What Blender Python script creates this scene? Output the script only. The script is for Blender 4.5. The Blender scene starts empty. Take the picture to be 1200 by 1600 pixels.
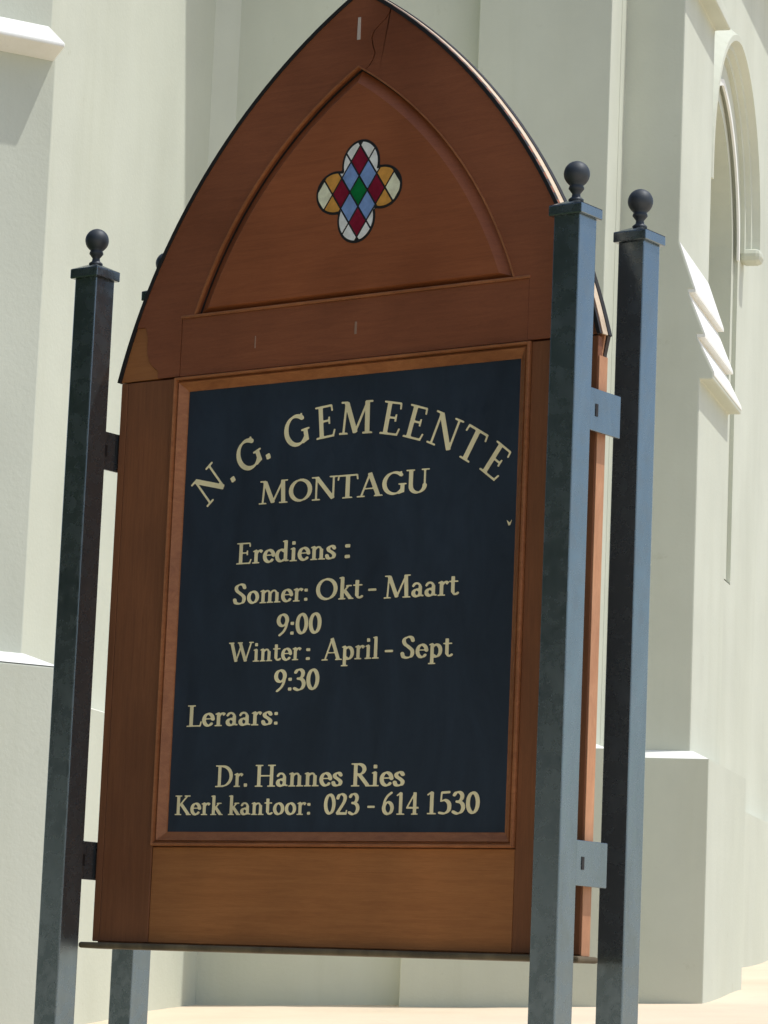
import bpy, bmesh, math, random
import numpy as np
from mathutils import Vector, Matrix

random.seed(7)
S = bpy.context.scene
COL = S.collection
EYE = 1.6                      # camera height above the street; all z below are given relative to the eye

# ------------------------------------------------------------------ camera
CX, CY = 4.8566, -5.4306
PITCH, ROLL, YAW = math.radians(8.7532), math.radians(2.3492), math.radians(-36.0)
Fv = Vector((math.sin(YAW) * math.cos(PITCH), math.cos(YAW) * math.cos(PITCH), math.sin(PITCH)))
Rv = Vector((math.cos(YAW), -math.sin(YAW), 0))
Uv = Rv.cross(Fv)
R2 = Rv * math.cos(ROLL) + Uv * math.sin(ROLL)
U2 = Uv * math.cos(ROLL) - Rv * math.sin(ROLL)
cam_data = bpy.data.cameras.new('camera')
cam = bpy.data.objects.new('camera', cam_data)
COL.objects.link(cam)
M = Matrix((R2, U2, -Fv)).transposed().to_4x4()
M.translation = Vector((CX, CY, EYE))
cam.matrix_world = M
cam_data.sensor_fit = 'HORIZONTAL'
cam_data.sensor_width = 36
cam_data.lens = 36 * 4999.6 / 1200
cam_data.clip_start = 0.1
cam_data.clip_end = 2000
S.camera = cam
S.render.resolution_x, S.render.resolution_y = 768, 1024

# ------------------------------------------------------------------ light
SUN_PHI, SUN_EL = math.radians(82), math.radians(67)
Fh = Vector((math.sin(YAW), math.cos(YAW), 0))
sun_h = -Fh * math.cos(SUN_PHI) + Rv * math.sin(SUN_PHI)
sun_dir = (sun_h * math.cos(SUN_EL) + Vector((0, 0, math.sin(SUN_EL)))).normalized()
world = bpy.data.worlds.new('World')
S.world = world
world.use_nodes = True
wn = world.node_tree
sky = wn.nodes.new('ShaderNodeTexSky')
sky.sky_type = 'NISHITA'
sky.sun_disc = False
sky.sun_elevation = SUN_EL
sky.sun_rotation = math.atan2(sun_dir.x, sun_dir.y)
sky.dust_density = 1.6
bg = wn.nodes['Background']
bg.inputs['Strength'].default_value = 0.125
wn.links.new(sky.outputs[0], bg.inputs['Color'])
sl = bpy.data.lights.new('sun', 'SUN')
sl.energy = 2.5
sl.angle = math.radians(0.53)
sl.color = (1.0, 0.975, 0.94)
sun = bpy.data.objects.new('sun', sl)
COL.objects.link(sun)
sun.rotation_euler = sun_dir.to_track_quat('Z', 'Y').to_euler()
sun.location = (10, 5, 20)
S.view_settings.view_transform = 'Standard'
S.view_settings.look = 'None'
S.view_settings.exposure = 0.38
S.view_settings.gamma = 1.0
S.view_settings.use_curve_mapping = False

# ------------------------------------------------------------------ materials
def new_mat(name):
    m = bpy.data.materials.new(name)
    m.use_nodes = True
    nt = m.node_tree
    return m, nt, nt.nodes['Principled BSDF']

def ramp(nt, fac, stops):
    r = nt.nodes.new('ShaderNodeValToRGB')
    el = r.color_ramp.elements
    while len(el) < len(stops):
        el.new(0.5)
    for e, (p, c) in zip(el, stops):
        e.position = p
        e.color = (*c, 1)
    nt.links.new(fac, r.inputs[0])
    return r.outputs[0]

def noise(nt, scale, detail=4, rough=.55, stretch=(1, 1, 1), dist=0.0, obj_space=True):
    tc = nt.nodes.new('ShaderNodeTexCoord')
    mp = nt.nodes.new('ShaderNodeMapping')
    mp.inputs['Scale'].default_value = stretch
    nt.links.new(tc.outputs['Object'], mp.inputs[0])
    n = nt.nodes.new('ShaderNodeTexNoise')
    n.inputs['Scale'].default_value = scale
    n.inputs['Detail'].default_value = detail
    n.inputs['Roughness'].default_value = rough
    n.inputs['Distortion'].default_value = dist
    nt.links.new(mp.outputs[0], n.inputs['Vector'])
    return n.outputs['Fac']

def mixc(nt, a, b, fac, mode='MULTIPLY'):
    x = nt.nodes.new('ShaderNodeMix')
    x.data_type = 'RGBA'
    x.blend_type = mode
    for v, k in ((a, 6), (b, 7)):
        if isinstance(v, tuple):
            x.inputs[k].default_value = (*v, 1)
        else:
            nt.links.new(v, x.inputs[k])
    if isinstance(fac, float):
        x.inputs[0].default_value = fac
    else:
        nt.links.new(fac, x.inputs[0])
    return x.outputs[2]

def bump(nt, bsdf, h, strength, dist):
    b = nt.nodes.new('ShaderNodeBump')
    b.inputs['Strength'].default_value = strength
    b.inputs['Distance'].default_value = dist
    nt.links.new(h, b.inputs['Height'])
    nt.links.new(b.outputs[0], bsdf.inputs['Normal'])

def wood(name, c, dark, light, grain=(1.2, 8, 22), rough=.55, coat=0.0):
    m, nt, b = new_mat(name)
    g = noise(nt, 6, 8, .65, grain, 1.2)
    big = noise(nt, 2.3, 3, .5)
    fine = noise(nt, 60, 5, .7, grain)
    col = ramp(nt, g, [(.25, dark), (.5, c), (.78, light)])
    col2 = mixc(nt, col, ramp(nt, big, [(.28, (.70, .66, .64)), (.5, (1, 1, 1)), (.72, (1.24, 1.22, 1.18))]), 1.0)
    col3 = mixc(nt, col2, ramp(nt, fine, [(.35, (.82, .8, .78)), (.65, (1.08, 1.08, 1.08))]), .6)
    nt.links.new(col3, b.inputs['Base Color'])
    rr = ramp(nt, big, [(.3, (rough - .1,) * 3), (.7, (rough + .15,) * 3)])
    nt.links.new(rr, b.inputs['Roughness'])
    b.inputs['Specular IOR Level'].default_value = .4
    bump(nt, b, fine, .25, .002)
    return m

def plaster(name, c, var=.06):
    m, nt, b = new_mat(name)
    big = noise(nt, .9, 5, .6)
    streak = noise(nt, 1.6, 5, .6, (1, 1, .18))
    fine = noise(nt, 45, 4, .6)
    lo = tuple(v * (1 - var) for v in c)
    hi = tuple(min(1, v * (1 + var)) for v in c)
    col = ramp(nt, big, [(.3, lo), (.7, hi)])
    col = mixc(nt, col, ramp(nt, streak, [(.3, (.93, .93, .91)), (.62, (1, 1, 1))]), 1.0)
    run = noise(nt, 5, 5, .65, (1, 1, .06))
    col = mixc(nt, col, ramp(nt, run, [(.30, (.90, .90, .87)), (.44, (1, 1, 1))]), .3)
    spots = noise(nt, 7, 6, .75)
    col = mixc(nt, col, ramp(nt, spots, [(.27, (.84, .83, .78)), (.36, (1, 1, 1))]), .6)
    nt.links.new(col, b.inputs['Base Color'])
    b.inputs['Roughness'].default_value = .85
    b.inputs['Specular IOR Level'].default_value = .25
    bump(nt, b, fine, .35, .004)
    return m

def paint(name, c, rough=.4, var=.25, spec=.5, metallic=0.0, ior=1.5):
    m, nt, b = new_mat(name)
    n = noise(nt, 9, 6, .65, (1, 1, .35), .6)
    lo = tuple(v * (1 - var) for v in c)
    hi = tuple(v * (1 + var) for v in c)
    nt.links.new(ramp(nt, n, [(.3, lo), (.7, hi)]), b.inputs['Base Color'])
    f = noise(nt, 30, 5, .6)
    nt.links.new(ramp(nt, f, [(.3, (rough - .08,) * 3), (.7, (rough + .12,) * 3)]), b.inputs['Roughness'])
    b.inputs['Specular IOR Level'].default_value = spec
    b.inputs['Metallic'].default_value = metallic
    b.inputs['IOR'].default_value = ior
    bump(nt, b, f, .05, .002)
    return m

M_ARCH = wood('dark_reddish_wood', (.255, .080, .031), (.215, .066, .026), (.29, .094, .038), (1.2, 6, 14))
M_TYMP = wood('reddish_ply', (.31, .092, .030), (.26, .077, .025), (.35, .108, .037), (.8, 6, 16))
M_STILE = wood('brown_wood', (.215, .080, .030), (.17, .062, .024), (.26, .100, .038), (16, 6, .8))
M_RAIL = wood('orange_brown_wood', (.36, .140, .042), (.30, .113, .034), (.41, .168, .053), (.7, 6, 14))
M_MOULD = wood('golden_brown_wood', (.36, .135, .050), (.27, .095, .036), (.44, .18, .070), (3, 6, 9), .45)
M_EDGE = wood('bare_plywood_edge', (.50, .25, .13), (.43, .20, .10), (.58, .31, .17), (12, 6, 1), .6)
M_PALE = wood('pale_plywood_ply', (.62, .50, .36), (.50, .38, .26), (.70, .60, .46), (8, 6, 3), .7)
M_BITUMEN = paint('black_edging', (.012, .010, .009), .6)
M_SILL = paint('weathered_dark_sill', (.13, .10, .055), .75, .5)
M_NAVY = paint('navy_panel', (.022, .034, .051), .5, .25, .35)
M_POST = paint('blue_black_enamel', (.215, .262, .285), .24, .12, .5, .88)
M_CAST = paint('cast_iron_black', (.040, .048, .055), .5, .3, .6, .4)
M_GOLD = paint('gold_lettering', (.97, .85, .50), .5, .2, .4)
M_BACK = paint('darkened_back', (.035, .022, .015), .6)  # unseen back, colour darkened so the rear post reflects less brown
M_PIN = paint('pale_filler', (.55, .46, .38), .8)
M_PIN2 = paint('brown_filler', (.33, .20, .13), .8)
M_BOLT = paint('rusty_bolt', (.03, .022, .018), .7)
M_WALL = plaster('cream_plaster', (.575, .597, .50))
M_SUNLIT = plaster('sunlit_plaster', (.82, .82, .77), .03)  # wall plaster lightened in colour for sunlit slopes, ledges and edges
M_GROUND = plaster('sandy_paving', (.72, .60, .45), .06)
M_GRASS = plaster('grass', (.05, .085, .022), .3)
M_BARK = paint('bark', (.09, .065, .045), .9)
M_LEAF = paint('leaf', (.045, .085, .025), .6)
M_LEAD = paint('lead_came', (.012, .012, .012), .5)
def glass(name, c):
    m, nt, b = new_mat(name)
    n = noise(nt, 40, 3, .6)
    nt.links.new(ramp(nt, n, [(.3, tuple(v * .8 for v in c)), (.7, tuple(min(1, v * 1.15) for v in c))]), b.inputs['Base Color'])
    b.inputs['Roughness'].default_value = .25
    bump(nt, b, n, .3, .002)
    return m
G_RED, G_BLUE, G_GREEN = glass('red_glass', (.24, .012, .035)), glass('blue_glass', (.23, .36, .64)), glass('green_glass', (.005, .17, .04))
G_WHITE, G_AMBER, G_CREAM = glass('milk_glass', (.92, .91, .82)), glass('amber_glass', (.68, .33, .07)), glass('cream_glass', (.93, .90, .62))

# ------------------------------------------------------------------ helpers
def link(name, verts, faces, mat, parent=None, origin=(0, 0, 0), smooth=False, bevel=0):
    o3 = Vector(origin)
    me = bpy.data.meshes.new(name)
    me.from_pydata([Vector(v) - o3 for v in verts], [], faces)
    me.materials.append(mat)
    bm = bmesh.new(); bm.from_mesh(me)
    bmesh.ops.recalc_face_normals(bm, faces=bm.faces)
    bm.to_mesh(me); bm.free()
    if smooth:
        me.shade_smooth()
    o = bpy.data.objects.new(name, me)
    COL.objects.link(o)
    o.parent = parent
    if bevel:
        b = o.modifiers.new('bevel', 'BEVEL')
        b.width = bevel; b.segments = 2; b.limit_method = 'ANGLE'; b.angle_limit = math.radians(40)
    return o

class MB:
    def __init__(s): s.v, s.f = [], []
    def add(s, v, f):
        n = len(s.v); s.v += [tuple(p) for p in v]; s.f += [tuple(i + n for i in q) for q in f]
    def box(s, x0, x1, y0, y1, z0, z1):
        s.add([(x, y, z) for z in (z0, z1) for y in (y0, y1) for x in (x0, x1)],
              [(0, 1, 3, 2), (4, 5, 7, 6), (0, 1, 5, 4), (2, 3, 7, 6), (0, 2, 6, 4), (1, 3, 7, 5)])
    def prism(s, poly, y0, y1):            # poly in (x, z), extruded along y
        n = len(poly)
        s.add([(x, y0, z) for x, z in poly] + [(x, y1, z) for x, z in poly],
              [tuple(range(n)), tuple(range(n, 2 * n))] + [(i, (i + 1) % n, n + (i + 1) % n, n + i) for i in range(n)])
    def go(s, name, mat, parent=None, **k): return link(name, s.v, s.f, mat, parent, **k)

def thing(name, label, cat, loc):
    o = bpy.data.objects.new(name, None)
    COL.objects.link(o)
    o.location = loc
    o['label'] = label; o['category'] = cat
    return o

# ------------------------------------------------------------------ ground
# plan coordinates of the view: X to the camera's right, Z away from it
def xz(X, Z):
    p = Vector((CX, CY, 0)) + Rv * X + Fh * Z
    return p.x, p.y
def terrain(X, Z):
    if Z >= 12:
        z = .05 * (min(Z, 40) - 18)
    else:
        t = 12 - max(Z, -10)
        z = -.3 - .05 * t - .00486 * t * t
    w = max(0, min(1, (Z - 4) / 10))
    return EYE + z + .05 * max(-8, min(X, 8)) * w
def build_ground():
    Zs = [-500, -200, -80, -40, -20] + [-10 + i * 1.0 for i in range(20)] + [10 + i * .35 for i in range(70)] + [36, 40, 60, 100, 250, 600]
    Xs = [-600, -250, -100, -50, -20, -12] + [-8 + i * .35 for i in range(46)] + [9, 14, 25, 50, 120, 300, 600]
    v, f = [], []
    for Z in Zs:
        for X in Xs:
            x, y = xz(X, Z)
            r = .004 * (math.sin(X * 3.1 + Z * 1.7) + math.sin(Z * 4.3 - X * 2.2)) if 10 < Z < 34 and abs(X) < 8 else 0
            v.append((x, y, terrain(X, Z) + r))
    n = len(Xs)
    for i in range(len(Zs) - 1):
        for j in range(n - 1):
            a = i * n + j
            f.append((a, a + 1, a + n + 1, a + n))
    g = link('ground', v, f, M_GROUND)
    g['kind'] = 'structure'
build_ground()

# unseen grass added left of the notice board to darken post reflections
def build_added_lawn():
    v, f = [], []
    n = 41
    for i in range(n):
        for j in range(n):
            Z = -6 + 18 * i / (n - 1); X = -22 + 21.0 * j / (n - 1)
            x, y = xz(X, Z)
            v.append((x, y, terrain(X, Z) + .02))
    for i in range(n - 1):
        for j in range(n - 1):
            a = i * n + j
            f.append((a, a + 1, a + n + 1, a + n))
    o = link('added_lawn', v, f, M_GRASS)
    o['kind'] = 'structure'
build_added_lawn()
def added_tree(X, Z, h, lab, sd):  # unseen trees, added to darken what the glossy posts reflect
    rnd = random.Random(sd)
    x, y = xz(X, Z); z = terrain(X, Z)
    t = thing('added_tree', lab, 'added_tree', (x, y, z)); t['group'] = 'unseen trees added left of the notice board to darken reflections'
    m = MB(); K = 8
    rings = [(0, .26, 0, 0), (.9, .19, .05, .02), (h * .35, .15, .12, -.05), (h * .7, .07, .05, .1)]
    for q, (zz, r, ox, oy) in enumerate(rings):
        m.v += [(x + ox + r * math.cos(2 * math.pi * k / K), y + oy + r * math.sin(2 * math.pi * k / K), z + zz - .1) for k in range(K)]
    for q in range(3):
        for k in range(K):
            m.f.append((q * K + k, q * K + (k + 1) % K, (q + 1) * K + (k + 1) % K, (q + 1) * K + k))
    m.go('trunk', M_BARK, t, origin=(x, y, z))
    m = MB()
    cl = [(rnd.uniform(-1, 1) * h * .24, rnd.uniform(-1, 1) * h * .24, h * rnd.uniform(.22, .9), h * rnd.uniform(.13, .2)) for _ in range(16)]
    for k in range(9000):
        a, b_, c, r = rnd.choice(cl)
        d = Vector((rnd.gauss(0, 1), rnd.gauss(0, 1), rnd.gauss(0, 1))).normalized() * r * rnd.uniform(.5, 1.05)
        p = Vector((x + a, y + b_, z + c)) + d
        e1 = Vector((rnd.gauss(0, 1), rnd.gauss(0, 1), rnd.gauss(0, .6))).normalized() * .16
        e2 = Vector((rnd.gauss(0, 1), rnd.gauss(0, 1), rnd.gauss(0, .6))).normalized() * .10
        m.add([p - e1, p + e2, p + e1, p - e2], [(0, 1, 2, 3)])
    m.go('crown', M_LEAF, t, origin=(x, y, z))
for k, (X, Z, h, lab) in enumerate([(-10.5, 9.8, 10, 'one of the unseen trees added to darken post reflections, nearest the church wing'), (-11, 6.6, 12.5, 'tallest of the unseen trees added to darken post reflections'),
        (-9.6, 4.4, 10.5, 'middle one of the unseen trees added to darken post reflections'), (-9.8, 1.2, 11, 'second from the street end of the unseen trees added to darken post reflections'), (-8.0, -2.2, 10, 'street end one of the unseen trees added to darken post reflections')]):
    added_tree(X, Z, h, lab, 11 + k)

# ------------------------------------------------------------------ church (plan axes: u along the nave wall to the right, v into the distance)
W0 = Vector((-4.52968, 9.50469, 0))
EU = Vector((.933583, .358362, 0))
EV = Vector((-.358362, .933583, 0))
def cw(u, v, z): 
    p = W0 + EU * u + EV * v
    return (p.x, p.y, EYE + z)
C_ORG = cw(0, 0, -1.2)
church = thing('church', 'cream plastered church with stepped buttresses and a pointed window behind the notice board', 'church', C_ORG)
HB = -1.6                              # foot of the walls, below the ground line
TOP = 9.5

class CB(MB):                          # boxes and sheets in church plan coordinates
    def cbox(s, u0, u1, v0, v1, z0, z1):
        n = len(s.v)
        s.box(u0, u1, v0, v1, z0, z1)
        s.v[n:] = [cw(*p) for p in s.v[n:]]
    def poly(s, plan, z0, z1):         # vertical prism over a plan polygon
        n = len(plan)
        s.add([cw(u, v, z0) for u, v in plan] + [cw(u, v, z1) for u, v in plan],
              [tuple(range(n)), tuple(range(n, 2 * n))] + [(i, (i + 1) % n, n + (i + 1) % n, n + i) for i in range(n)])
    def plinth(s, plan, z0, z1, cap, inset):   # plinth with a sloped top: vertical to z1, then sloping in
        pass
def church_part(name, mat, cb, bevel=0, parent=None):
    o = cb.go(name, mat, parent or church, origin=C_ORG, bevel=bevel)
    return o

# window opening on the transept wall (plane u = 0), arch profiles in (v, z)
WV = 4.02
def arch_pts(hw, spring, apex, n=14):
    rise = apex - spring
    # two-centred arch through (hw, spring) and (0, apex)
    c = (rise * rise - hw * hw) / (2 * hw)
    R = hw + c
    out = []
    a1 = math.atan2(rise, c)
    for i in range(n + 1):
        a = a1 * i / n
        out.append((-c + R * math.cos(a), spring + R * math.sin(a)))
    right = out
    left = [(-x, z) for x, z in reversed(out[:-1])]
    return right + left               # from right spring over the apex to left spring
SILL = 3.02
def opening(hw, spring, apex, sill=SILL):
    return [(WV + hw, sill)] + [(WV + x, z) for x, z in arch_pts(hw, spring, apex)] + [(WV - hw, sill)]
O1 = opening(.90, 5.36, 6.44)
O2 = opening(.80, 5.36, 6.30, SILL + .06)

def wall_with_opening(cb, ol, v0, v1, z0, z1, u):
    n = len(ol)
    vr, vl = ol[0][0], ol[-1][0]
    s = ol[0][1]
    q = lambda pts: cb.add([cw(u, v, z) for v, z in pts], [tuple(range(len(pts)))])
    q([(v0, z0), (vl, z0), (vl, z1), (v0, z1)])
    q([(vr, z0), (v1, z0), (v1, z1), (vr, z1)])
    q([(vl, z0), (vr, z0), (vr, s), (vl, s)])
    for a, b in zip(ol[1:-2], ol[2:-1]):
        q([a, (a[0], z1), (b[0], z1), b])
def tube_between(cb, ol, ua, ub):      # reveal
    n = len(ol)
    for i in range(n):
        a, b = ol[i], ol[(i + 1) % n]
        cb.add([cw(ua, *a), cw(ua, *b), cw(ub, *b), cw(ub, *a)], [(0, 1, 2, 3)])
def ring_between(cb, oa, ob, u):
    n = len(oa)
    for i in range(n):
        j = (i + 1) % n
        cb.add([cw(u, *oa[i]), cw(u, *oa[j]), cw(u, *ob[j]), cw(u, *ob[i])], [(0, 1, 2, 3)])

# nave wall, recessed panel, and the wing on the left (wall faces u = -2.38)
b = CB(); b.poly([(-2.38, .0), (-2.26, .12), (-.78, .12), (-.78, 1.0), (-2.38, 1.0)], HB, TOP); church_part('nave_wall', M_WALL, b)
b = CB(); b.poly([(-.779, 0), (0, 0), (-.003, .35), (-.779, .35)], HB, TOP + .02); church_part('pilaster', M_WALL, b, .006)
b = CB(); b.poly([(-8, -3.76), (-2.38, -3.76), (-2.38, .9), (-8, .9)], HB, TOP + .01); church_part('wing_wall', M_WALL, b)
# transept wall with the window
b = CB()
wall_with_opening(b, O1, .30, 14, HB, TOP, 0)
b.add([cw(0, 14, HB), cw(-7, 14, HB), cw(-7, 14, TOP), cw(0, 14, TOP)], [(0, 1, 2, 3)])
b.add([cw(-.4, .3, HB), cw(0, .3, HB), cw(0, .3, TOP), cw(-.4, .3, TOP)], [(0, 1, 2, 3)])
b.add([cw(-8, -3.7, TOP), cw(0, -.0, TOP), cw(0, 14, TOP), cw(-8, 14, TOP)], [(0, 1, 2, 3)])
church_part('transept_wall', M_WALL, b)
win = None
b = CB(); tube_between(b, O1, 0, -.03); ring_between(b, O1, O2, -.03); win = church_part('window', M_WALL, b)
b = CB(); tube_between(b, O2, -.03, -.50); church_part('reveal', M_WALL, b, parent=win)
b = CB(); b.add([cw(-.50, v, z) for v, z in O2], [tuple(range(len(O2)))]); church_part('blind_panel', M_WALL, b, parent=win)
# bead on the inner order
def moulding(cb, path, prof):
    # path in (v, z); prof points (r outward from arch, u proud); open sweep
    n = len(path)
    P = []
    for i, p in enumerate(path):
        a = path[max(0, i - 1)]; c = path[min(n - 1, i + 1)]
        t = Vector((c[0] - a[0], c[1] - a[1])).normalized()
        nrm = Vector((t.y, -t.x))
        P.append([(p[0] + nrm.x * r, p[1] + nrm.y * r, u) for r, u in prof])
    m = len(prof)
    v = [cw(q[2], q[0], q[1]) for ring in P for q in ring]
    f = []
    for i in range(n - 1):
        for k in range(m):
            k2 = (k + 1) % m
            f.append((i * m + k, (i + 1) * m + k, (i + 1) * m + k2, i * m + k2))
    f.append(tuple(range(m))); f.append(tuple((n - 1) * m + k for k in range(m)))
    cb.add(v, f)
hood_path = [(WV + 1.02, 5.44)] + [(WV + x, z) for x, z in arch_pts(1.02, 5.54, 6.62)] + [(WV - 1.02, 5.44)]
b = CB(); moulding(b, hood_path, [(-.03, -.01), (-.03, .03), (.0, .035), (.01, .07), (.04, .075), (.06, .13), (.10, .13), (.17, .05), (.17, -.01)])
church_part('hood_moulding', M_WALL, b, parent=win)
for s_ in (-1, 1):
    b = CB(); b.cbox(-.01, .15 if s_ > 0 else .08, WV + s_ * 1.08 - .09, WV + s_ * 1.08 + .09, 5.38, 5.48)
    church_part('label_stop', M_WALL, b, .04, parent=win)
b = CB(); moulding(b, O1[1:-1], [(-.045, -.004), (-.045, .012), (-.0, .012), (.0, -.004)][::1])
church_part('bead', M_SUNLIT, b, parent=win)
b = CB()
u0, u1, za, zb = -.50, .0, SILL + .34, SILL + .01
b.add([cw(*p) for p in [(u0, WV - .79, za), (u0, WV + .79, za), (u1, WV + .895, zb), (u1, WV - .895, zb)]], [(0, 1, 2, 3)])
church_part('sill', M_SUNLIT, b, parent=win)
# cornice on the transept wall, above the picture
b = CB(); b.cbox(-.05, .26, 1.9, 14, 7.86, 8.1); church_part('cornice', M_SUNLIT, b, .02)

# buttress on the transept wall: profile (u, z), from v = .45 to 1.54
def butt(name, prof, v0, v1, mat=M_WALL, parent=None, bevel=.008):
    n = len(prof)
    cb = CB()
    cb.add([cw(u, v0, z) for u, z in prof] + [cw(u, v1, z) for u, z in prof],
           [tuple(range(n)), tuple(range(n, 2 * n))] + [(i, (i + 1) % n, n + (i + 1) % n, n + i) for i in range(n)])
    return church_part(name, mat, cb, bevel, parent)
STEPS = [(.343, 4.405, .440, 4.125), (.405, 4.105, .502, 3.862), (.462, 3.842, .560, 3.640)]
prof = [(-.05, HB), (.483, HB), (.483, 3.598), (.560, 3.598)]
for u0, z0, u1, z1 in reversed(STEPS):
    prof += [(u1, z1), (u0, z0), (u0 - .001, z0 + .02)]
prof = prof[:-1] + [(.343, 6.0), (.44, 6.0), (.44, 6.07), (.33, 6.3), (.33, 8), (-.05, 8)]
bt = butt('buttress', prof, .455, 1.535)
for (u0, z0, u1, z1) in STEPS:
    butt('weathering', [(u0 + .001, z0 + .004), (u1 + .004, z1 + .001), (u1 + .004, z1 - .018), (u0 - .02, z1 - .018)], .458, 1.532, M_SUNLIT, bt, .0)

# plinths, each with a sloping top coloured lighter for sunlight
def plinth(plan_lo, plan_hi, zt, rise=.05):
    cb = CB(); n = len(plan_lo)
    cb.add([cw(u, v, HB) for u, v in plan_lo] + [cw(u, v, zt) for u, v in plan_lo] + [cw(u, v, zt + rise) for u, v in plan_hi],
           [(i, (i + 1) % n, n + (i + 1) % n, n + i) for i in range(n)])
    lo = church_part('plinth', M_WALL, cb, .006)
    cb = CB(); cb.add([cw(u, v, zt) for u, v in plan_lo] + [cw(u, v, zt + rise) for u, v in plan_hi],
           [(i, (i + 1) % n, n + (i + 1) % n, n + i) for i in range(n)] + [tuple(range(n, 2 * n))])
    church_part('ledge', M_SUNLIT, cb, parent=lo)
plinth([(.0, .36), (.605, .36), (.605, 1.80), (.0, 1.80)], [(.0, .45), (.50, .45), (.50, 1.6), (.0, 1.6)], 1.425)
plinth([(-.5, 1.7), (.12, 1.7), (.12, 14), (-.5, 14)], [(-.5, 1.7), (-.01, 1.7), (-.01, 14), (-.5, 14)], 1.44)
plinth([(-.99, -.15), (.13, -.15), (.13, .5), (-.99, .5)], [(-.99 + .2, -.002), (-.002, -.002), (-.002, .5), (-.79, .5)], 1.43)
plinth([(-2.7, -.02), (-.9, -.02), (-.9, .5), (-2.7, .5)], [(-2.7, .11), (-.9, .11), (-.9, .5), (-2.7, .5)], 1.43)
plinth([(-3, -3.9), (-2.20, -3.9), (-2.20, .3), (-3, .3)], [(-3, -3.76), (-2.385, -3.76), (-2.385, .3), (-3, .3)], 1.43)
# base course shadow line (rough mortar fillet)
# diagonal buttress at the corner of the wing: axes n outward (45 deg), t along its face to the right
Q = math.sqrt(.5)
def dg(n, t, z): return cw((t + n) * Q, (t - n) * Q, z)
def dprism(name, prof, t0, t1, mat, parent=None, bevel=.008):
    k = len(prof); cb = CB()
    cb.add([dg(n, t0, z) for n, z in prof] + [dg(n, t1, z) for n, z in prof],
           [tuple(range(k)), tuple(range(k, 2 * k))] + [(i, (i + 1) % k, k + (i + 1) % k, k + i) for i in range(k)])
    return church_part(name, mat, cb, bevel, parent)
db = dprism('diagonal_buttress', [(.3, HB), (1.40, HB), (1.40, 4.29), (1.33, 4.42), (1.33, 8), (.3, 8)], -4.80, -4.03, M_WALL)
dprism('weathering', [(1.2, 4.45), (1.325, 4.45), (1.525, 4.318), (1.525, 4.300), (1.405, 4.262), (1.2, 4.262)], -4.83, -4.045, M_SUNLIT, db, .006)
pl = dprism('plinth', [(.3, HB), (1.53, HB), (1.53, 1.44), (.3, 1.44)], -4.9, -3.90, M_WALL, db)
cb = CB(); lo = [(.3, -4.9), (1.53, -4.9), (1.53, -3.9), (.3, -3.9)]; hi = [(.3, -4.81), (1.405, -4.81), (1.405, -4.025), (.3, -4.025)]
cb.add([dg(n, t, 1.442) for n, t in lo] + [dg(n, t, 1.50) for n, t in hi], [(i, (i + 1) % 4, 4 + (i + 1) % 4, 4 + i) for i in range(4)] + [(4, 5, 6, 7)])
church_part('ledge', M_SUNLIT, cb, parent=db)

# ------------------------------------------------------------------ notice board
GZ = 0.93
SG = (0.703, .15, GZ)
sign = thing('notice_board', 'pointed arch wooden church notice board with gold lettering held between four black ball topped posts', 'notice board', SG)
def sp(name, mat, mb, parent=None, bevel=0, smooth=False):
    mb.v = [(x, y, z + EYE) for x, y, z in mb.v]
    return mb.go(name, mat, parent or sign, origin=SG, bevel=bevel, smooth=smooth)
PW, PD, XR = .065, .2558, 1.3158
CXB, HWB = .703, .652
YF, YB = .125, .161
ZB, ZS = .1127, 1.405

def hw_out(z, off=0):     # half width of the pointed outline
    r = 1.4083 - off
    d = r * r - (z - 1.0339) ** 2
    return max(0, -.6982 + math.sqrt(d)) if d > 0 else 0
APEX = 1.0339 + math.sqrt(1.4083 ** 2 - .6982 ** 2)
def outline(off=0, z0=ZS, n=30):
    r = 1.4083 - off
    za = 1.0339 + math.sqrt(r * r - .6982 ** 2)
    a0, a1 = math.asin((z0 - 1.0339) / r), math.asin((za - 1.0339) / r)
    R = [(-.6982 + r * math.cos(a0 + (a1 - a0) * i / n), 1.0339 + r * math.sin(a0 + (a1 - a0) * i / n)) for i in range(n + 1)]
    R[-1] = (0, za)
    return R              # right half, bottom to apex, x relative to the centre
def tymp(off=0, z0=1.547, n=24):
    r = 1.0037 - off
    za = 1.2074 + math.sqrt(r * r - .5063 ** 2)
    a0, a1 = math.asin((z0 - 1.2074) / r), math.asin((za - 1.2074) / r)
    R = [(-.5063 + r * math.cos(a0 + (a1 - a0) * i / n), 1.2074 + r * math.sin(a0 + (a1 - a0) * i / n)) for i in range(n + 1)]
    R[-1] = (0, za)
    return R
def full(half): return [(CXB + x, z) for x, z in half] + [(CXB - x, z) for x, z in reversed(half[:-1])]

# core
m = MB(); m.prism([(CXB - HWB + .002, ZB), (CXB + HWB - .002, ZB), (CXB + HWB - .002, ZS - .04)] + full(outline(.004)) + [(CXB - HWB + .002, ZS - .04)], YF + .019, YB - .012)
sp('core_board', M_EDGE, m)
m = MB(); m.prism([(CXB - HWB, ZB), (CXB + HWB, ZB), (CXB + HWB, ZS - .04)] + full(outline(0)) + [(CXB - HWB, ZS - .04)], YB - .0115, YB)
sp('back_board', M_BACK, m)
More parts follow.
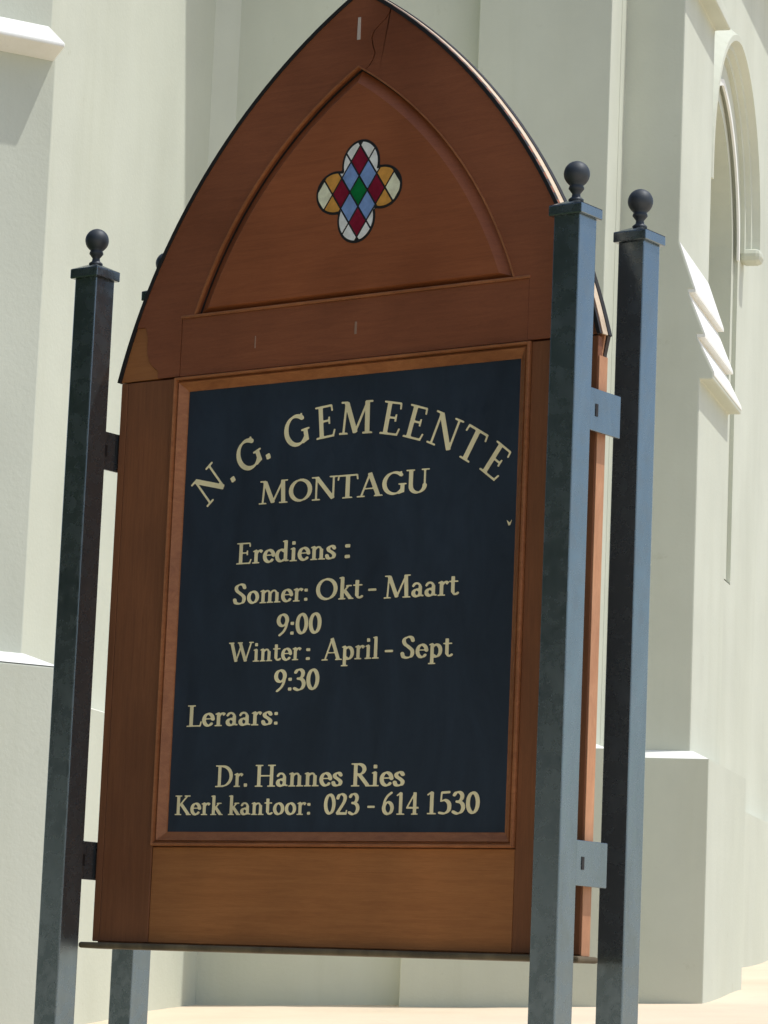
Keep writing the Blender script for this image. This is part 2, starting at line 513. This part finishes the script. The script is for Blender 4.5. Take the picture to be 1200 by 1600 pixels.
# edging strip round the arch behind the front sheet
def strip(half, off_in, y0, y1):
    m = MB(); n = len(half)
    for s in (1, -1):
        a = [(CXB + s * x, z) for x, z in half]
        inn = []
        for i, (x, z) in enumerate(half):
            vx, vz = x + .6982, z - 1.0339
            L = math.hypot(vx, vz)
            inn.append((CXB + s * max(0, (x - off_in * vx / L)), z - off_in * vz / L))
        for i in range(n - 1):
            m.add([(p[0], y, p[1]) for y in (y0, y1) for p in (a[i], a[i + 1], inn[i + 1], inn[i])],
                  [(0, 1, 2, 3), (4, 5, 6, 7), (0, 1, 5, 4), (2, 3, 7, 6), (0, 3, 7, 4), (1, 2, 6, 5)] if i in (0, n - 2) else [(0, 1, 2, 3), (4, 5, 6, 7), (0, 1, 5, 4), (2, 3, 7, 6)])
    return m
sp('edging_strip', M_BITUMEN, strip(outline(-.003), .006, YF + .0235, YB + .001))
sp('pale_ply_edge', M_PALE, strip(outline(-.0012), .003, YF + .0035, YF + .023))
sp('edge_bead', M_BITUMEN, strip(outline(.0), .0085, YF - .0062, YF + .003))

# stiles (below the pointed sheets)
XI0, XI1 = .2145, 1.1905       # opening for the notice frame
FT, FB = 1.404, .331
ys = YF + .0185
m = MB(); m.box(CXB - HWB + .0215, XI0 - .0, YF, ys, ZB + .004, ZS - .003); sp('stile', M_STILE, m, bevel=.0018)
for x0_, x1_ in ((CXB - HWB, CXB - HWB + .0198), (CXB + HWB - .0198, CXB + HWB)):
    m = MB(); m.box(x0_, x1_, YF + .001, ys, ZB + .004, ZS - .003); sp('edge_lath', M_STILE, m, bevel=.0018)
m = MB(); m.box(CXB + HWB + .0005, CXB + HWB + .003, YF + .003, YB - .001, ZB + .002, ZS - .046); sp('edge_banding', M_EDGE, m)
m = MB(); m.box(XI1, CXB + HWB - .0215, YF, ys, ZB + .004, ZS - .003); sp('stile', M_STILE, m, bevel=.0018)
m = MB(); m.box(XI0 + .0015, XI1 - .0015, YF + .0012, ys, ZB + .004, FB - .001); r_ = sp('bottom_rail', M_RAIL, m, bevel=.0018)

# pointed sheets of the arch, split by an ogee joint at the top; ogee ends at the shoulders
ogee_l = [(.116, 1.530), (.121, 1.523), (.1265, 1.505), (.1255, 1.486), (.1275, 1.466), (.134, 1.449), (.1445, 1.436), (.156, 1.428), (.161, 1.424), (.163, 1.406)]
jt = [(.7195, 2.0644), (.732, 2.073), (.741, 2.086), (.7455, 2.100), (.739, 2.118), (.735, 2.136), (.741, 2.152), (.756, 2.164), (.772, 2.176), (.782, 2.19), (.786, 2.205), (.783, 2.2075)]
def arch_piece(side):
    # side -1 left, +1 right ; x absolute
    og = [(x if side < 0 else 2 * CXB - x, z) for x, z in ogee_l]
    out = [(CXB + side * x, z) for x, z in outline(0, 1.530, 26)]
    tin = [(CXB + side * x, z) for x, z in tymp(0, 1.547, 22)]
    top = [p for p in jt]
    gap = .0016
    if side < 0:
        o2 = [p for p in out[:-1]] + [(CXB, APEX)] + [p for p in out[:0]]
        # go past the apex on the right side down to the joint
        rr = [(CXB + x, z) for x, z in reversed(outline(0, 2.2075, 5)[:-1])]
        poly = o2 + rr[:-1] + [(x - gap, z) for x, z in reversed(top)] + [tin[-1]] + list(reversed(tin[:-1]))
    else:
        o2 = [p for p in out if p[1] < 2.2075] + [(CXB + hw_out(2.2075) + gap, 2.2075 - .001)]
        poly = o2 + [(x + gap, z) for x, z in reversed(top[:-1])] + [p for p in reversed(tin) if p[0] > .722]
    # bottom: tympanum base, down along the rail joint, then the ogee
    rx = .226 if side < 0 else 2 * CXB - .226
    poly += [(rx + 0, 1.5455), (rx, 1.4065)]
    poly += list(reversed(og))
    m = MB(); m.prism(poly, YF - .003, ys - .0005)
    return m
for s in (-1, 1):
    sp('arch_sheet', M_ARCH, arch_piece(s))
# lighter shoulder pieces under the ogee cut
for s in (-1, 1):
    half = [(x, z) for x, z in outline(0, ZS, 30) if z < 1.531] + [(hw_out(1.530), 1.530)]
    og = [(CXB - x + .0022, z) for x, z in ogee_l]
    poly = [(CXB + s * x, z) for x, z in half] + [(CXB + s * x, z) for x, z in og] 
    m = MB(); m.prism(poly, YF, ys - .0003); sp('shoulder_block', M_RAIL if s < 0 else M_STILE, m, bevel=.001)
# rail between the pointed field and the notice frame
m = MB(); m.box(.2272, 2 * CXB - .2272, YF - .0026, ys, FT + .001, 1.5405); sp('top_rail', M_ARCH, m, bevel=.0012)
# bead under the pointed field
m = MB()
m.prism([(.2245, 1.5405), (2 * CXB - .2245, 1.5405), (2 * CXB - .2245, 1.5475), (.2245, 1.5475)], YF - .006, YF + .004)
sp('base_bead', M_MOULD, m, bevel=.0016)
# raised field of the tympanum with chamfered border
def field():
    m = MB()
    a = full(tymp(.006, 1.551)); b_ = full(tymp(.032, 1.560)); n = len(a)
    back = [(x, YF + .0115, z) for x, z in a]; fr = [(x, YF - .0055, z) for x, z in b_]
    m.add(back + fr, [(i, (i + 1) % n, n + (i + 1) % n, n + i) for i in range(n)] + [tuple(range(n, 2 * n))])
    return m
sp('arched_panel', M_TYMP, field())
m = MB()
half = tymp(0, 1.547); n = len(half)
for s in (1, -1):
    o_, i_ = tymp(-.0016, 1.547), tymp(.0018, 1.547)
    a = [(CXB + s * x, z) for x, z in o_]; c = [(CXB + s * x, z) for x, z in i_]
    for i in range(n - 1):
        m.add([(p[0], y, p[1]) for y in (YF - .0062, YF + .002) for p in (a[i], a[i + 1], c[i + 1], c[i])],
              [(0, 1, 2, 3), (0, 1, 5, 4), (2, 3, 7, 6)])
sp('arch_bead', M_MOULD, m)
m = MB(); m.prism(full(tymp(-.01, 1.543)), YF + .012, ys - .001)
sp('backing', M_BITUMEN, m)

# notice frame: mitred moulding with stepped profile
PX0, PX1, PZ0, PZ1 = .246, 1.158, .3565, 1.375
def frame(x0, x1, z0, z1, prof):
    m = MB(); k = len(prof)
    cs = [(x0, z0, 1, 1), (x1, z0, -1, 1), (x1, z1, -1, -1), (x0, z1, 1, -1)]
    for x, z, sx, sz in cs:
        m.v += [(x + sx * d, YF + y, z + sz * d) for d, y in prof]
    for i in range(4):
        j = (i + 1) % 4
        for q in range(k):
            r = (q + 1) % k
            m.f.append((i * k + q, j * k + q, j * k + r, i * k + r))
    return m
sp('notice_frame', M_MOULD, frame(XI0 + .001, XI1 - .001, FB + .001, FT - .001,
   [(0, .014), (0, -.006), (.002, -.010), (.0065, -.009), (.008, .004), (.0115, .004), (.013, -.005), (.030, .009), (.0325, .010), (.0325, .014)]))
PY = YF + .0115
m = MB(); m.box(PX0 - .008, PX1 + .008, PY, ys, PZ0 - .008, PZ1 + .008)
panel = sp('notice_panel', M_NAVY, m)
# drip sill under the board
m = MB(); m.prism([(CXB - HWB - .022, .1005), (CXB + HWB + .012, .1005), (CXB + HWB + .012, .114), (CXB - HWB - .022, .114)], YF - .022, YB + .02)
sp('drip_sill', M_SILL, m, bevel=.005)
# fixing pins and scars
for (x, z, w, h) in [(.699, 2.163, .0045, .026), (.725, 1.474, .003, .014), (.444, 1.467, .0012, .014)]:
    m = MB(); m.prism([(x - w, z - h), (x + w, z - h), (x + w * .8, z + h), (x - w * .8, z + h)], YF - .0042, YF); sp('filled_nail_slot', M_PIN if z > 2 else M_PIN2, m)
m = MB(); m.prism([(1.134, 1.024), (1.142, 1.018), (1.147, 1.024), (1.143, 1.013), (1.139, 1.012)], PY - .0012, PY); sp('paint_chip', M_GOLD, m)
# stained glass quatrefoil
QC = (.7195, 1.7845)
LOBES = [(.003, .062, .048, .052), (-.004, -.062, .048, .052), (-.064, .003, .050, .046), (.064, .003, .050, .046)]
def in_foil(x, z, g=0):
    return any(((x - a) / (rx + g)) ** 2 + ((z - c) / (rz + g)) ** 2 < 1 for a, c, rx, rz in LOBES) or (abs(x) < .045 and abs(z) < .045)
def foil_outline(g, n=120):
    out = []
    for i in range(n):
        a = 2 * math.pi * i / n
        lo, hi = 0.0, .2
        for _ in range(30):
            mid = (lo + hi) / 2
            if in_foil(mid * math.cos(a), mid * math.sin(a), g): lo = mid
            else: hi = mid
        out.append((lo * math.cos(a), lo * math.sin(a)))
    return out
def clip(poly, inside_poly):
    # Sutherland-Hodgman of convex polygon 'inside_poly' against... clip 'poly' by convex clipper
    out = poly
    n = len(inside_poly)
    for i in range(n):
        a, c = inside_poly[i], inside_poly[(i + 1) % n]
        inp, out = out, []
        for j in range(len(inp)):
            p, q = inp[j], inp[(j + 1) % len(inp)]
            sp_ = (c[0] - a[0]) * (p[1] - a[1]) - (c[1] - a[1]) * (p[0] - a[0])
            sq_ = (c[0] - a[0]) * (q[1] - a[1]) - (c[1] - a[1]) * (q[0] - a[0])
            if sp_ >= 0: out.append(p)
            if (sp_ >= 0) != (sq_ >= 0):
                t = sp_ / (sp_ - sq_)
                out.append((p[0] + t * (q[0] - p[0]), p[1] + t * (q[1] - p[1])))
        if not out: return []
    return out
m = MB(); m.prism([(QC[0] + x, QC[1] + z) for x, z in foil_outline(.004)], YF - .0065, YF - .0015)
foil = sp('stained_glass', M_LEAD, m)
DW, DH = .048, .070      # lattice of upright diamonds
fo = foil_outline(-.002)
for i in range(-4, 5):
    for j in range(-4, 5):
        if (i + j) % 2: continue
        cx_, cz_ = i * DW / 2, j * DH / 2
        g = .0028
        dia = [(cx_ + DW / 2 - g, cz_), (cx_, cz_ + DH / 2 - g * 1.5), (cx_ - DW / 2 + g, cz_), (cx_, cz_ - DH / 2 + g * 1.5)]
        pts = clip(fo, dia)
        if len(pts) < 3: continue
        ar = abs(sum(pts[k][0] * pts[(k + 1) % len(pts)][1] - pts[(k + 1) % len(pts)][0] * pts[k][1] for k in range(len(pts)))) / 2
        if ar < .00008: continue
        ai, aj = abs(i), abs(j)
        if (ai, aj) == (0, 0): mt = G_GREEN
        elif (ai, aj) in ((2, 0), (0, 2)): mt = G_RED
        elif (ai, aj) == (1, 1): mt = G_BLUE
        elif (ai, aj) == (4, 0): mt = G_CREAM
        elif ai == 3: mt = G_AMBER
        else: mt = G_WHITE
        m = MB(); m.prism([(QC[0] + x, QC[1] + z) for x, z in pts], YF - .0078, YF - .006)
        sp('glass_pane', mt, m, foil)

# ------------------------------------------------------------------ lettering: broad-nib strokes
TH, TN, NIB = .152, .058, math.radians(18)
def cr(pts, n=10):     # Catmull-Rom through points
    P = [pts[0]] + list(pts) + [pts[-1]]
    out = []
    for i in range(1, len(P) - 2):
        for k in range(n):
            t = k / n
            out.append(tuple(.5 * ((2 * P[i][d]) + (-P[i-1][d] + P[i+1][d]) * t + (2*P[i-1][d] - 5*P[i][d] + 4*P[i+1][d] - P[i+2][d]) * t*t + (-P[i-1][d] + 3*P[i][d] - 3*P[i+1][d] + P[i+2][d]) * t**3) for d in (0, 1)))
    out.append(pts[-1]); return out
def arc(cx, cy, rx, ry, a0, a1, n=28):
    return [(cx + rx * math.cos(math.radians(a0 + (a1 - a0) * i / n)), cy + ry * math.sin(math.radians(a0 + (a1 - a0) * i / n))) for i in range(n + 1)]
def L_(*p, w=None): return (list(p), w)
def C_(*p, w=None): return (cr(p), w)
def A_(*a, w=None): return (arc(*a), w)
def S_(x, y, h): 
    yy = y + (.026 if y < .3 and y > -.1 else (-.026 if y >= .3 else .026))
    return ([(x - h, yy), (x + h, yy)], .058)
V = .135; T = .062
X_ = .64
GL = {
 'N': (.92, [L_((.14, .03), (.14, .97), w=T), L_((.16, .95), (.76, .06), w=.15), L_((.78, .06), (.78, .97), w=T), S_(.14, 0, .13), S_(.08, 1, .1), S_(.78, 1, .13)]),
 'G': (.88, [A_(.46, .49, .36, .445, 48, 318), L_((.76, .1), (.76, .42), w=V), L_((.76, .1), (.62, .05), w=T), S_(.76, .46, .12), L_((.70, .95), (.705, .78), w=.05)]),
 'E': (.68, [L_((.18, .04), (.18, .96), w=V), S_(.14, 0, .12), S_(.14, 1, .12), L_((.18, .97), (.55, .97), w=T), L_((.56, .97), (.575, .81), w=.05), L_((.18, .52), (.45, .52), w=T), L_((.46, .43), (.46, .61), w=.05), L_((.18, .03), (.58, .03), w=T), L_((.58, .03), (.63, .2), w=.05)]),
 'M': (1.1, [L_((.13, .03), (.18, .96), w=T), L_((.2, .95), (.52, .06), w=.15), L_((.52, .06), (.87, .95), w=T), L_((.92, .03), (.88, .96), w=.145), S_(.13, 0, .12), S_(.92, 0, .14), S_(.12, 1, .09), S_(.94, 1, .1)]),
 'T': (.78, [L_((.39, .03), (.39, .97), w=.145), L_((.05, .965), (.73, .965), w=.07), L_((.05, .96), (.03, .79), w=.05), L_((.73, .96), (.75, .79), w=.05), S_(.39, 0, .16)]),
 'O': (.92, [A_(.46, .49, .36, .44, 0, 360)]),
 'A': (.86, [L_((.12, .03), (.42, .98), w=T), L_((.42, .98), (.74, .03), w=.15), L_((.22, .34), (.62, .34), w=.05), S_(.11, 0, .12), S_(.75, 0, .13)]),
 'U': (.86, [L_((.18, .97), (.18, .33), w=.14), A_(.43, .32, .25, .29, 180, 360), L_((.68, .32), (.68, .97), w=T), S_(.16, 1, .13), S_(.7, 1, .12)]),
 'S': (.62, [C_((.5, .8), (.44, .93), (.28, .955), (.13, .84), (.16, .66), (.34, .5), (.49, .33), (.46, .1), (.28, .03), (.12, .08), (.07, .22)), L_((.51, .93), (.51, .75), w=.05), L_((.06, .05), (.06, .25), w=.05)]),
 'W': (1.18, [L_((.1, .97), (.34, .05), w=.145), L_((.34, .05), (.58, .85), w=T), L_((.52, .97), (.82, .05), w=.145), L_((.82, .05), (1.08, .97), w=T), S_(.08, 1, .11), S_(.52, 1, .1), S_(1.09, 1, .09)]),
 'D': (.88, [L_((.18, .04), (.18, .96), w=V), A_(.32, .5, .43, .455, -90, 90), L_((.14, .97), (.34, .97), w=T), L_((.14, .03), (.34, .03), w=T), S_(.13, 0, .12), S_(.13, 1, .12)]),
 'H': (.9, [L_((.18, .04), (.18, .96), w=V), L_((.72, .04), (.72, .96), w=V), L_((.18, .5), (.72, .5), w=T), S_(.18, 0, .14), S_(.18, 1, .14), S_(.72, 0, .14), S_(.72, 1, .14)]),
 'R': (.78, [L_((.18, .04), (.18, .96), w=V), A_(.3, .74, .22, .22, -95, 90), L_((.14, .97), (.32, .97), w=T), L_((.18, .52), (.3, .52), w=T), L_((.34, .5), (.66, .05), w=.145), S_(.18, 0, .14), S_(.13, 1, .1), S_(.7, 0, .1)]),
 'L': (.64, [L_((.18, .04), (.18, .96), w=V), L_((.14, .03), (.56, .03), w=T), L_((.57, .03), (.61, .22), w=.05), S_(.15, 0, .13), S_(.18, 1, .14)]),
 'K': (.78, [L_((.18, .04), (.18, .96), w=V), L_((.22, .46), (.6, .95), w=T), L_((.32, .56), (.68, .05), w=.145), S_(.18, 0, .14), S_(.18, 1, .14), S_(.62, 1, .12), S_(.7, 0, .1)]),
 'r': (.46, [L_((.17, .03), (.17, .6), w=V), C_((.18, .42), (.26, .55), (.36, .6), (.42, .57), w=.08), L_((.38, .56), (.41, .54), w=.13), L_((.06, .56), (.17, .62), w=.05), S_(.17, 0, .13)]),
 'e': (.54, [A_(.28, .31, .19, .275, 5, 318), L_((.12, .35), (.46, .35), w=.05)]),
 'd': (.62, [A_(.26, .3, .18, .265, 55, 305), L_((.45, .97), (.45, .06), w=V), L_((.34, .95), (.45, .98), w=.05), L_((.45, .05), (.57, .06), w=.06)]),
 'i': (.34, [L_((.17, .03), (.17, .6), w=V), L_((.06, .57), (.17, .62), w=.05), S_(.17, 0, .13), L_((.125, .85), (.215, .85), w=.16)]),
 'n': (.66, [L_((.17, .03), (.17, .6), w=V), C_((.18, .44), (.28, .56), (.4, .58), (.47, .46), w=.08), L_((.48, .48), (.48, .03), w=V), L_((.06, .57), (.17, .62), w=.05), S_(.17, 0, .12), S_(.5, 0, .12)]),
 'm': (.98, [L_((.17, .03), (.17, .6), w=V), C_((.18, .44), (.28, .56), (.4, .58), (.47, .46), w=.08), L_((.48, .48), (.48, .03), w=V), C_((.5, .44), (.59, .56), (.7, .58), (.79, .46), w=.08), L_((.8, .48), (.8, .03), w=V), L_((.06, .57), (.17, .62), w=.05), S_(.17, 0, .12), S_(.49, 0, .12), S_(.82, 0, .12)]),
 's': (.46, [C_((.36, .5), (.3, .58), (.2, .585), (.11, .5), (.14, .4), (.26, .31), (.36, .2), (.33, .07), (.2, .03), (.1, .06), (.06, .16)), L_((.37, .6), (.37, .47), w=.045), L_((.055, .03), (.055, .17), w=.045)]),
 'o': (.58, [A_(.29, .31, .195, .27, 0, 360)]),
 'k': (.6, [L_((.17, .03), (.17, .97), w=V), L_((.2, .3), (.42, .58), w=T), L_((.27, .38), (.5, .05), w=.14), L_((.06, .95), (.17, .98), w=.05), S_(.17, 0, .12), S_(.44, .62, .09), S_(.53, 0, .08)]),
 't': (.42, [L_((.17, .8), (.17, .14), w=V), C_((.17, .16), (.22, .06), (.31, .05), (.38, .1), w=.09), L_((.03, .6), (.36, .6), w=.06)]),
 'a': (.54, [C_((.1, .5), (.16, .58), (.28, .59), (.37, .5), (.38, .4), w=.09), L_((.38, .45), (.38, .1), w=.13), L_((.39, .07), (.5, .05), w=.07), A_(.24, .18, .14, .145, 60, 330), L_((.3, .33), (.38, .38), w=.06), L_((.1, .5), (.115, .48), w=.11)]),
 'p': (.62, [L_((.17, -.26), (.17, .6), w=V), A_(.34, .3, .18, .265, -125, 125), L_((.06, .57), (.17, .62), w=.05), ([(.04, -.27), (.3, -.27)], .058)]),
 'l': (.34, [L_((.17, .03), (.17, .97), w=V), L_((.06, .95), (.17, .98), w=.05), S_(.17, 0, .13)]),
 '9': (.56, [A_(.28, .68, .185, .255, 0, 360), C_((.47, .7), (.44, .42), (.33, .17), (.16, 0), w=.09)]),
 '0': (.56, [A_(.28, .49, .19, .43, 0, 360)]),
 '3': (.54, [C_((.09, .82), (.17, .93), (.32, .93), (.4, .8), (.36, .62), (.2, .54)), C_((.2, .54), (.38, .48), (.45, .3), (.38, .1), (.22, .03), (.07, .1))]),
 '2': (.56, [C_((.08, .76), (.14, .9), (.28, .94), (.41, .84), (.39, .62), (.24, .34), (.08, .08)), L_((.07, .06), (.48, .06), w=.12), L_((.49, .08), (.5, .2), w=.045)]),
 '6': (.56, [A_(.28, .29, .185, .255, 0, 360), C_((.09, .28), (.12, .56), (.24, .8), (.42, .96), w=.09)]),
 '1': (.52, [L_((.28, .03), (.28, .94), w=V), L_((.12, .84), (.28, .96), w=.06), S_(.28, 0, .15)]),
 '4': (.56, [L_((.38, .03), (.38, .95), w=V), L_((.37, .93), (.05, .32), w=.055), L_((.04, .3), (.53, .3), w=.08), S_(.38, 0, .12)]),
 '5': (.54, [L_((.15, .93), (.45, .95), w=.1), L_((.14, .92), (.12, .56), w=.055), C_((.12, .56), (.3, .6), (.44, .45), (.43, .18), (.28, .04), (.07, .06))]),
 '-': (.36, [L_((.06, .36), (.3, .36), w=.1)]),
 ':': (.26, [L_((.085, .52), (.175, .52), w=.14), L_((.085, .08), (.175, .08), w=.14)]),
 '.': (.26, [L_((.08, .08), (.18, .08), w=.15)]),
}
def glyph_mesh(ch, bold=0.0, step=.03):
    adv, strokes = GL[ch]
    xs = np.arange(-.15, adv + .2, step); ys_ = np.arange(-.42, 1.12, step)
    gx, gy = np.meshgrid(xs, ys_)
    D = np.full(gx.shape, 9.0)
    for pts, w in strokes:
        for (x0, y0), (x1, y1) in zip(pts[:-1], pts[1:]):
            dx, dy = x1 - x0, y1 - y0
            L2 = dx * dx + dy * dy
            if L2 < 1e-12: continue
            if w is None:
                r = (TN + (TH - TN) * abs(math.sin(math.atan2(dy, dx) - NIB))) / 2
            else:
                r = w / 2
            if len(pts) == 2:
                L = math.sqrt(L2); ux, uy = dx / L, dy / L
                mx, my = gx - (x0 + x1) / 2, gy - (y0 + y1) / 2
                a_ = np.abs(mx * ux + my * uy) - (L / 2 + .022 - bold); p_ = np.abs(mx * uy - my * ux) - r
                D = np.minimum(D, np.maximum(a_, p_) - bold)
                continue
            t = np.clip(((gx - x0) * dx + (gy - y0) * dy) / L2, 0, 1)
            D = np.minimum(D, np.hypot(gx - x0 - t * dx, gy - y0 - t * dy) - r - bold)
    verts, faces, edges = [], [], []
    H, Wd = D.shape
    for j in range(H - 1):
        for i in range(Wd - 1):
            c = [(i, j), (i + 1, j), (i + 1, j + 1), (i, j + 1)]
            d = [D[q[1], q[0]] for q in c]
            if min(d) >= 0: continue
            poly = []; cross = []
            for k in range(4):
                a, b_ = c[k], c[(k + 1) % 4]; da, db_ = d[k], d[(k + 1) % 4]
                pa = (xs[a[0]], ys_[a[1]]); pb = (xs[b_[0]], ys_[b_[1]])
                if da < 0: poly.append(pa)
                if (da < 0) != (db_ < 0):
                    t = da / (da - db_)
                    p = (pa[0] + t * (pb[0] - pa[0]), pa[1] + t * (pb[1] - pa[1]))
                    poly.append(p); cross.append(p)
            n = len(verts); verts += poly; faces.append(tuple(range(n, n + len(poly))))
            if len(cross) == 2: edges.append(tuple(cross))
    return adv, verts, faces, edges
GC = {}
def G(ch):
    if ch not in GC: GC[ch] = glyph_mesh(ch)
    return GC[ch]
TY = PY - .0012
def place(m, ch, org, ang, sx, sz):
    adv, v, f, e = G(ch)
    ca, sa = math.cos(ang), math.sin(ang)
    tr = lambda p: (org[0] + ca * p[0] * sx - sa * p[1] * sz, org[1] + sa * p[0] * sx + ca * p[1] * sz)
    q = [tr(p) for p in v]
    m.add([(x, TY, z) for x, z in q], f)
    for a, b_ in e:
        a, b_ = tr(a), tr(b_)
        m.add([(a[0], TY, a[1]), (b_[0], TY, b_[1]), (b_[0], PY + .0003, b_[1]), (a[0], PY + .0003, a[1])], [(0, 1, 2, 3)])
def text_line(s, x0, x1, z0, h, z1=None):
    h *= .89
    w = sum(.34 if c == ' ' else G(c)[0] for c in s)
    sx = (x1 - x0) / w
    z1 = z0 if z1 is None else z1
    m = MB(); x = x0
    for c in s:
        if c == ' ': x += .34 * sx; continue
        zz = z0 + (z1 - z0) * (x - x0) / (x1 - x0)
        place(m, c, (x, zz), math.atan2(z1 - z0, x1 - x0), sx, h)
        x += G(c)[0] * sx
    return sp('lettering', M_GOLD, m, panel)
text_line('MONTAGU', .466, .931, 1.096, .059)
text_line('Erediens', .409, .688, .963, .054)
text_line(':', .705, .731, .962, .060)
text_line('Somer:', .405, .617, .8725, .052)
text_line('Okt', .635, .765, .872, .056)
text_line('-', .776, .803, .872, .056)
text_line('Maart', .822, 1.018, .869, .056)
text_line('9:00', .530, .656, .7985, .055)
text_line('Winter', .402, .603, .742, .050)
text_line(':', .612, .632, .741, .050)
text_line('April', .662, .815, .739, .054)
text_line('-', .827, .854, .737, .054)
text_line('Sept', .872, 1.008, .737, .054)
text_line('9:30', .530, .657, .6745, .055)
text_line('Leraars:', .289, .550, .600, .054)
text_line('Dr.', .380, .472, .464, .054)
text_line('Hannes', .490, .732, .464, .054)
text_line('Ries', .753, .897, .463, .056)
text_line('Kerk', .266, .402, .402, .049)
text_line('kantoor:', .418, .650, .402, .049)
text_line('023', .683, .780, .402, .053)
text_line('-', .798, .822, .402, .053)
text_line('614', .838, .935, .402, .055)
text_line('1530', .950, 1.092, .403, .055)
# arched heading
CA = (.712, .595); RA = .6435
head = MB()
H_ = .0735
spec = [('N', .324, 0), ('.', .391, 0), ('G', .428, 0), ('.', .488, 0), ('G', .561, 0), ('E', .643, 0), ('M', .728, 0), ('E', .824, 0), ('E', .890, 0), ('N', .966, 0), ('T', 1.036, 0), ('E', 1.102, 0)]
for ch, x, dz in spec:
    # x is the centre of the letter at mid height
    a = math.asin(max(-1, min(1, (x - CA[0]) / (RA + (.0 if ch == '.' else H_ * .5)))))
    rot = -a * 1.04 + (.10 if x < .35 else 0)
    bx, bz = CA[0] + RA * math.sin(a), CA[1] + RA * math.cos(a)
    adv = GL[ch][0]
    sx = .0795 if ch != 'M' else .082
    org = (bx - math.cos(rot) * adv / 2 * sx, bz - math.sin(rot) * adv / 2 * sx)
    place(head, ch, org, rot, sx, H_ * (1.0 if ch != '.' else 1.1))
sp('lettering', M_GOLD, head, panel)

# ------------------------------------------------------------------ posts
def make_post():
    m = MB(); m.box(0, PW, 0, PW, GZ - EYE - .25, 1.634)
    post = sp('post', M_POST, m, bevel=.003)
    m = MB()
    o = .0085
    m.box(-o, PW + o, -o, PW + o, 1.632, 1.654)
    n = len(m.v)
    c = PW / 2
    m.add([(-o, -o, 1.654), (PW + o, -o, 1.654), (PW + o, PW + o, 1.654), (-o, PW + o, 1.654), (c - .012, c - .012, 1.668), (c + .012, c - .012, 1.668), (c + .012, c + .012, 1.668), (c - .012, c + .012, 1.668)],
          [(0, 1, 5, 4), (1, 2, 6, 5), (2, 3, 7, 6), (3, 0, 4, 7), (4, 5, 6, 7)])
    sp('cap', M_POST, m, post, bevel=.002)
    # finial: lathe with neck, collar and ball
    prof = [(.0, 1.666), (.016, 1.667), (.016, 1.672), (.0095, 1.677), (.0085, 1.684), (.013, 1.690), (.0165, 1.6945), (.0155, 1.699), (.0135, 1.7015)]
    for i in range(1, 13):
        a = -math.pi * .33 + (math.pi * .83) * i / 12
        prof.append((.0275 * math.cos(a), 1.7265 + .0275 * math.sin(a)))
    m = MB(); K = 24
    for r, z in prof:
        m.v += [(c + r * math.cos(2 * math.pi * k / K), c + r * math.sin(2 * math.pi * k / K), z) for k in range(K)]
    for i in range(len(prof) - 1):
        for k in range(K):
            m.f.append((i * K + k, i * K + (k + 1) % K, (i + 1) * K + (k + 1) % K, (i + 1) * K + k))
    sp('ball_finial', M_CAST, m, post, smooth=True)
    return post
p0 = make_post()
def dup_post(dx, dy):
    q = p0.copy(); COL.objects.link(q); q.parent = sign; q.location = (dx, dy, 0)
    for ch in list(p0.children):
        c = ch.copy(); COL.objects.link(c); c.parent = q
    return q
posts = [p0, dup_post(XR, 0), dup_post(0, PD), dup_post(XR, PD)]
# brackets welded to the front posts, bolted to the edges of the board
def tab(x0, x1, z0, z1, y0, y1):
    m = MB(); m.box(x0, x1, y0, y1, z0, z1)
    t = sp('bracket', M_POST, m, bevel=.0012)
    m = MB(); zc, yc = (z0 + z1) / 2, y0 + .024
    m.box(x1 - .001, x1 + .0015, yc - .0045, yc + .0045, zc - .013, zc + .013)
    sp('bolt_slot', M_BITUMEN, m, t)
tab(XR + PW - .0065, XR + PW - .0005, 1.1883, 1.2779, PW - .002, PW + .1163)
tab(XR + PW - .0065, XR + PW - .0005, .2538, .3458, PW - .002, PW + .1163)
tab(.040, .046, 1.195, 1.284, PW - .002, PW + .1163)
tab(.040, .046, .2538, .3400, PW - .002, PW + .1163)
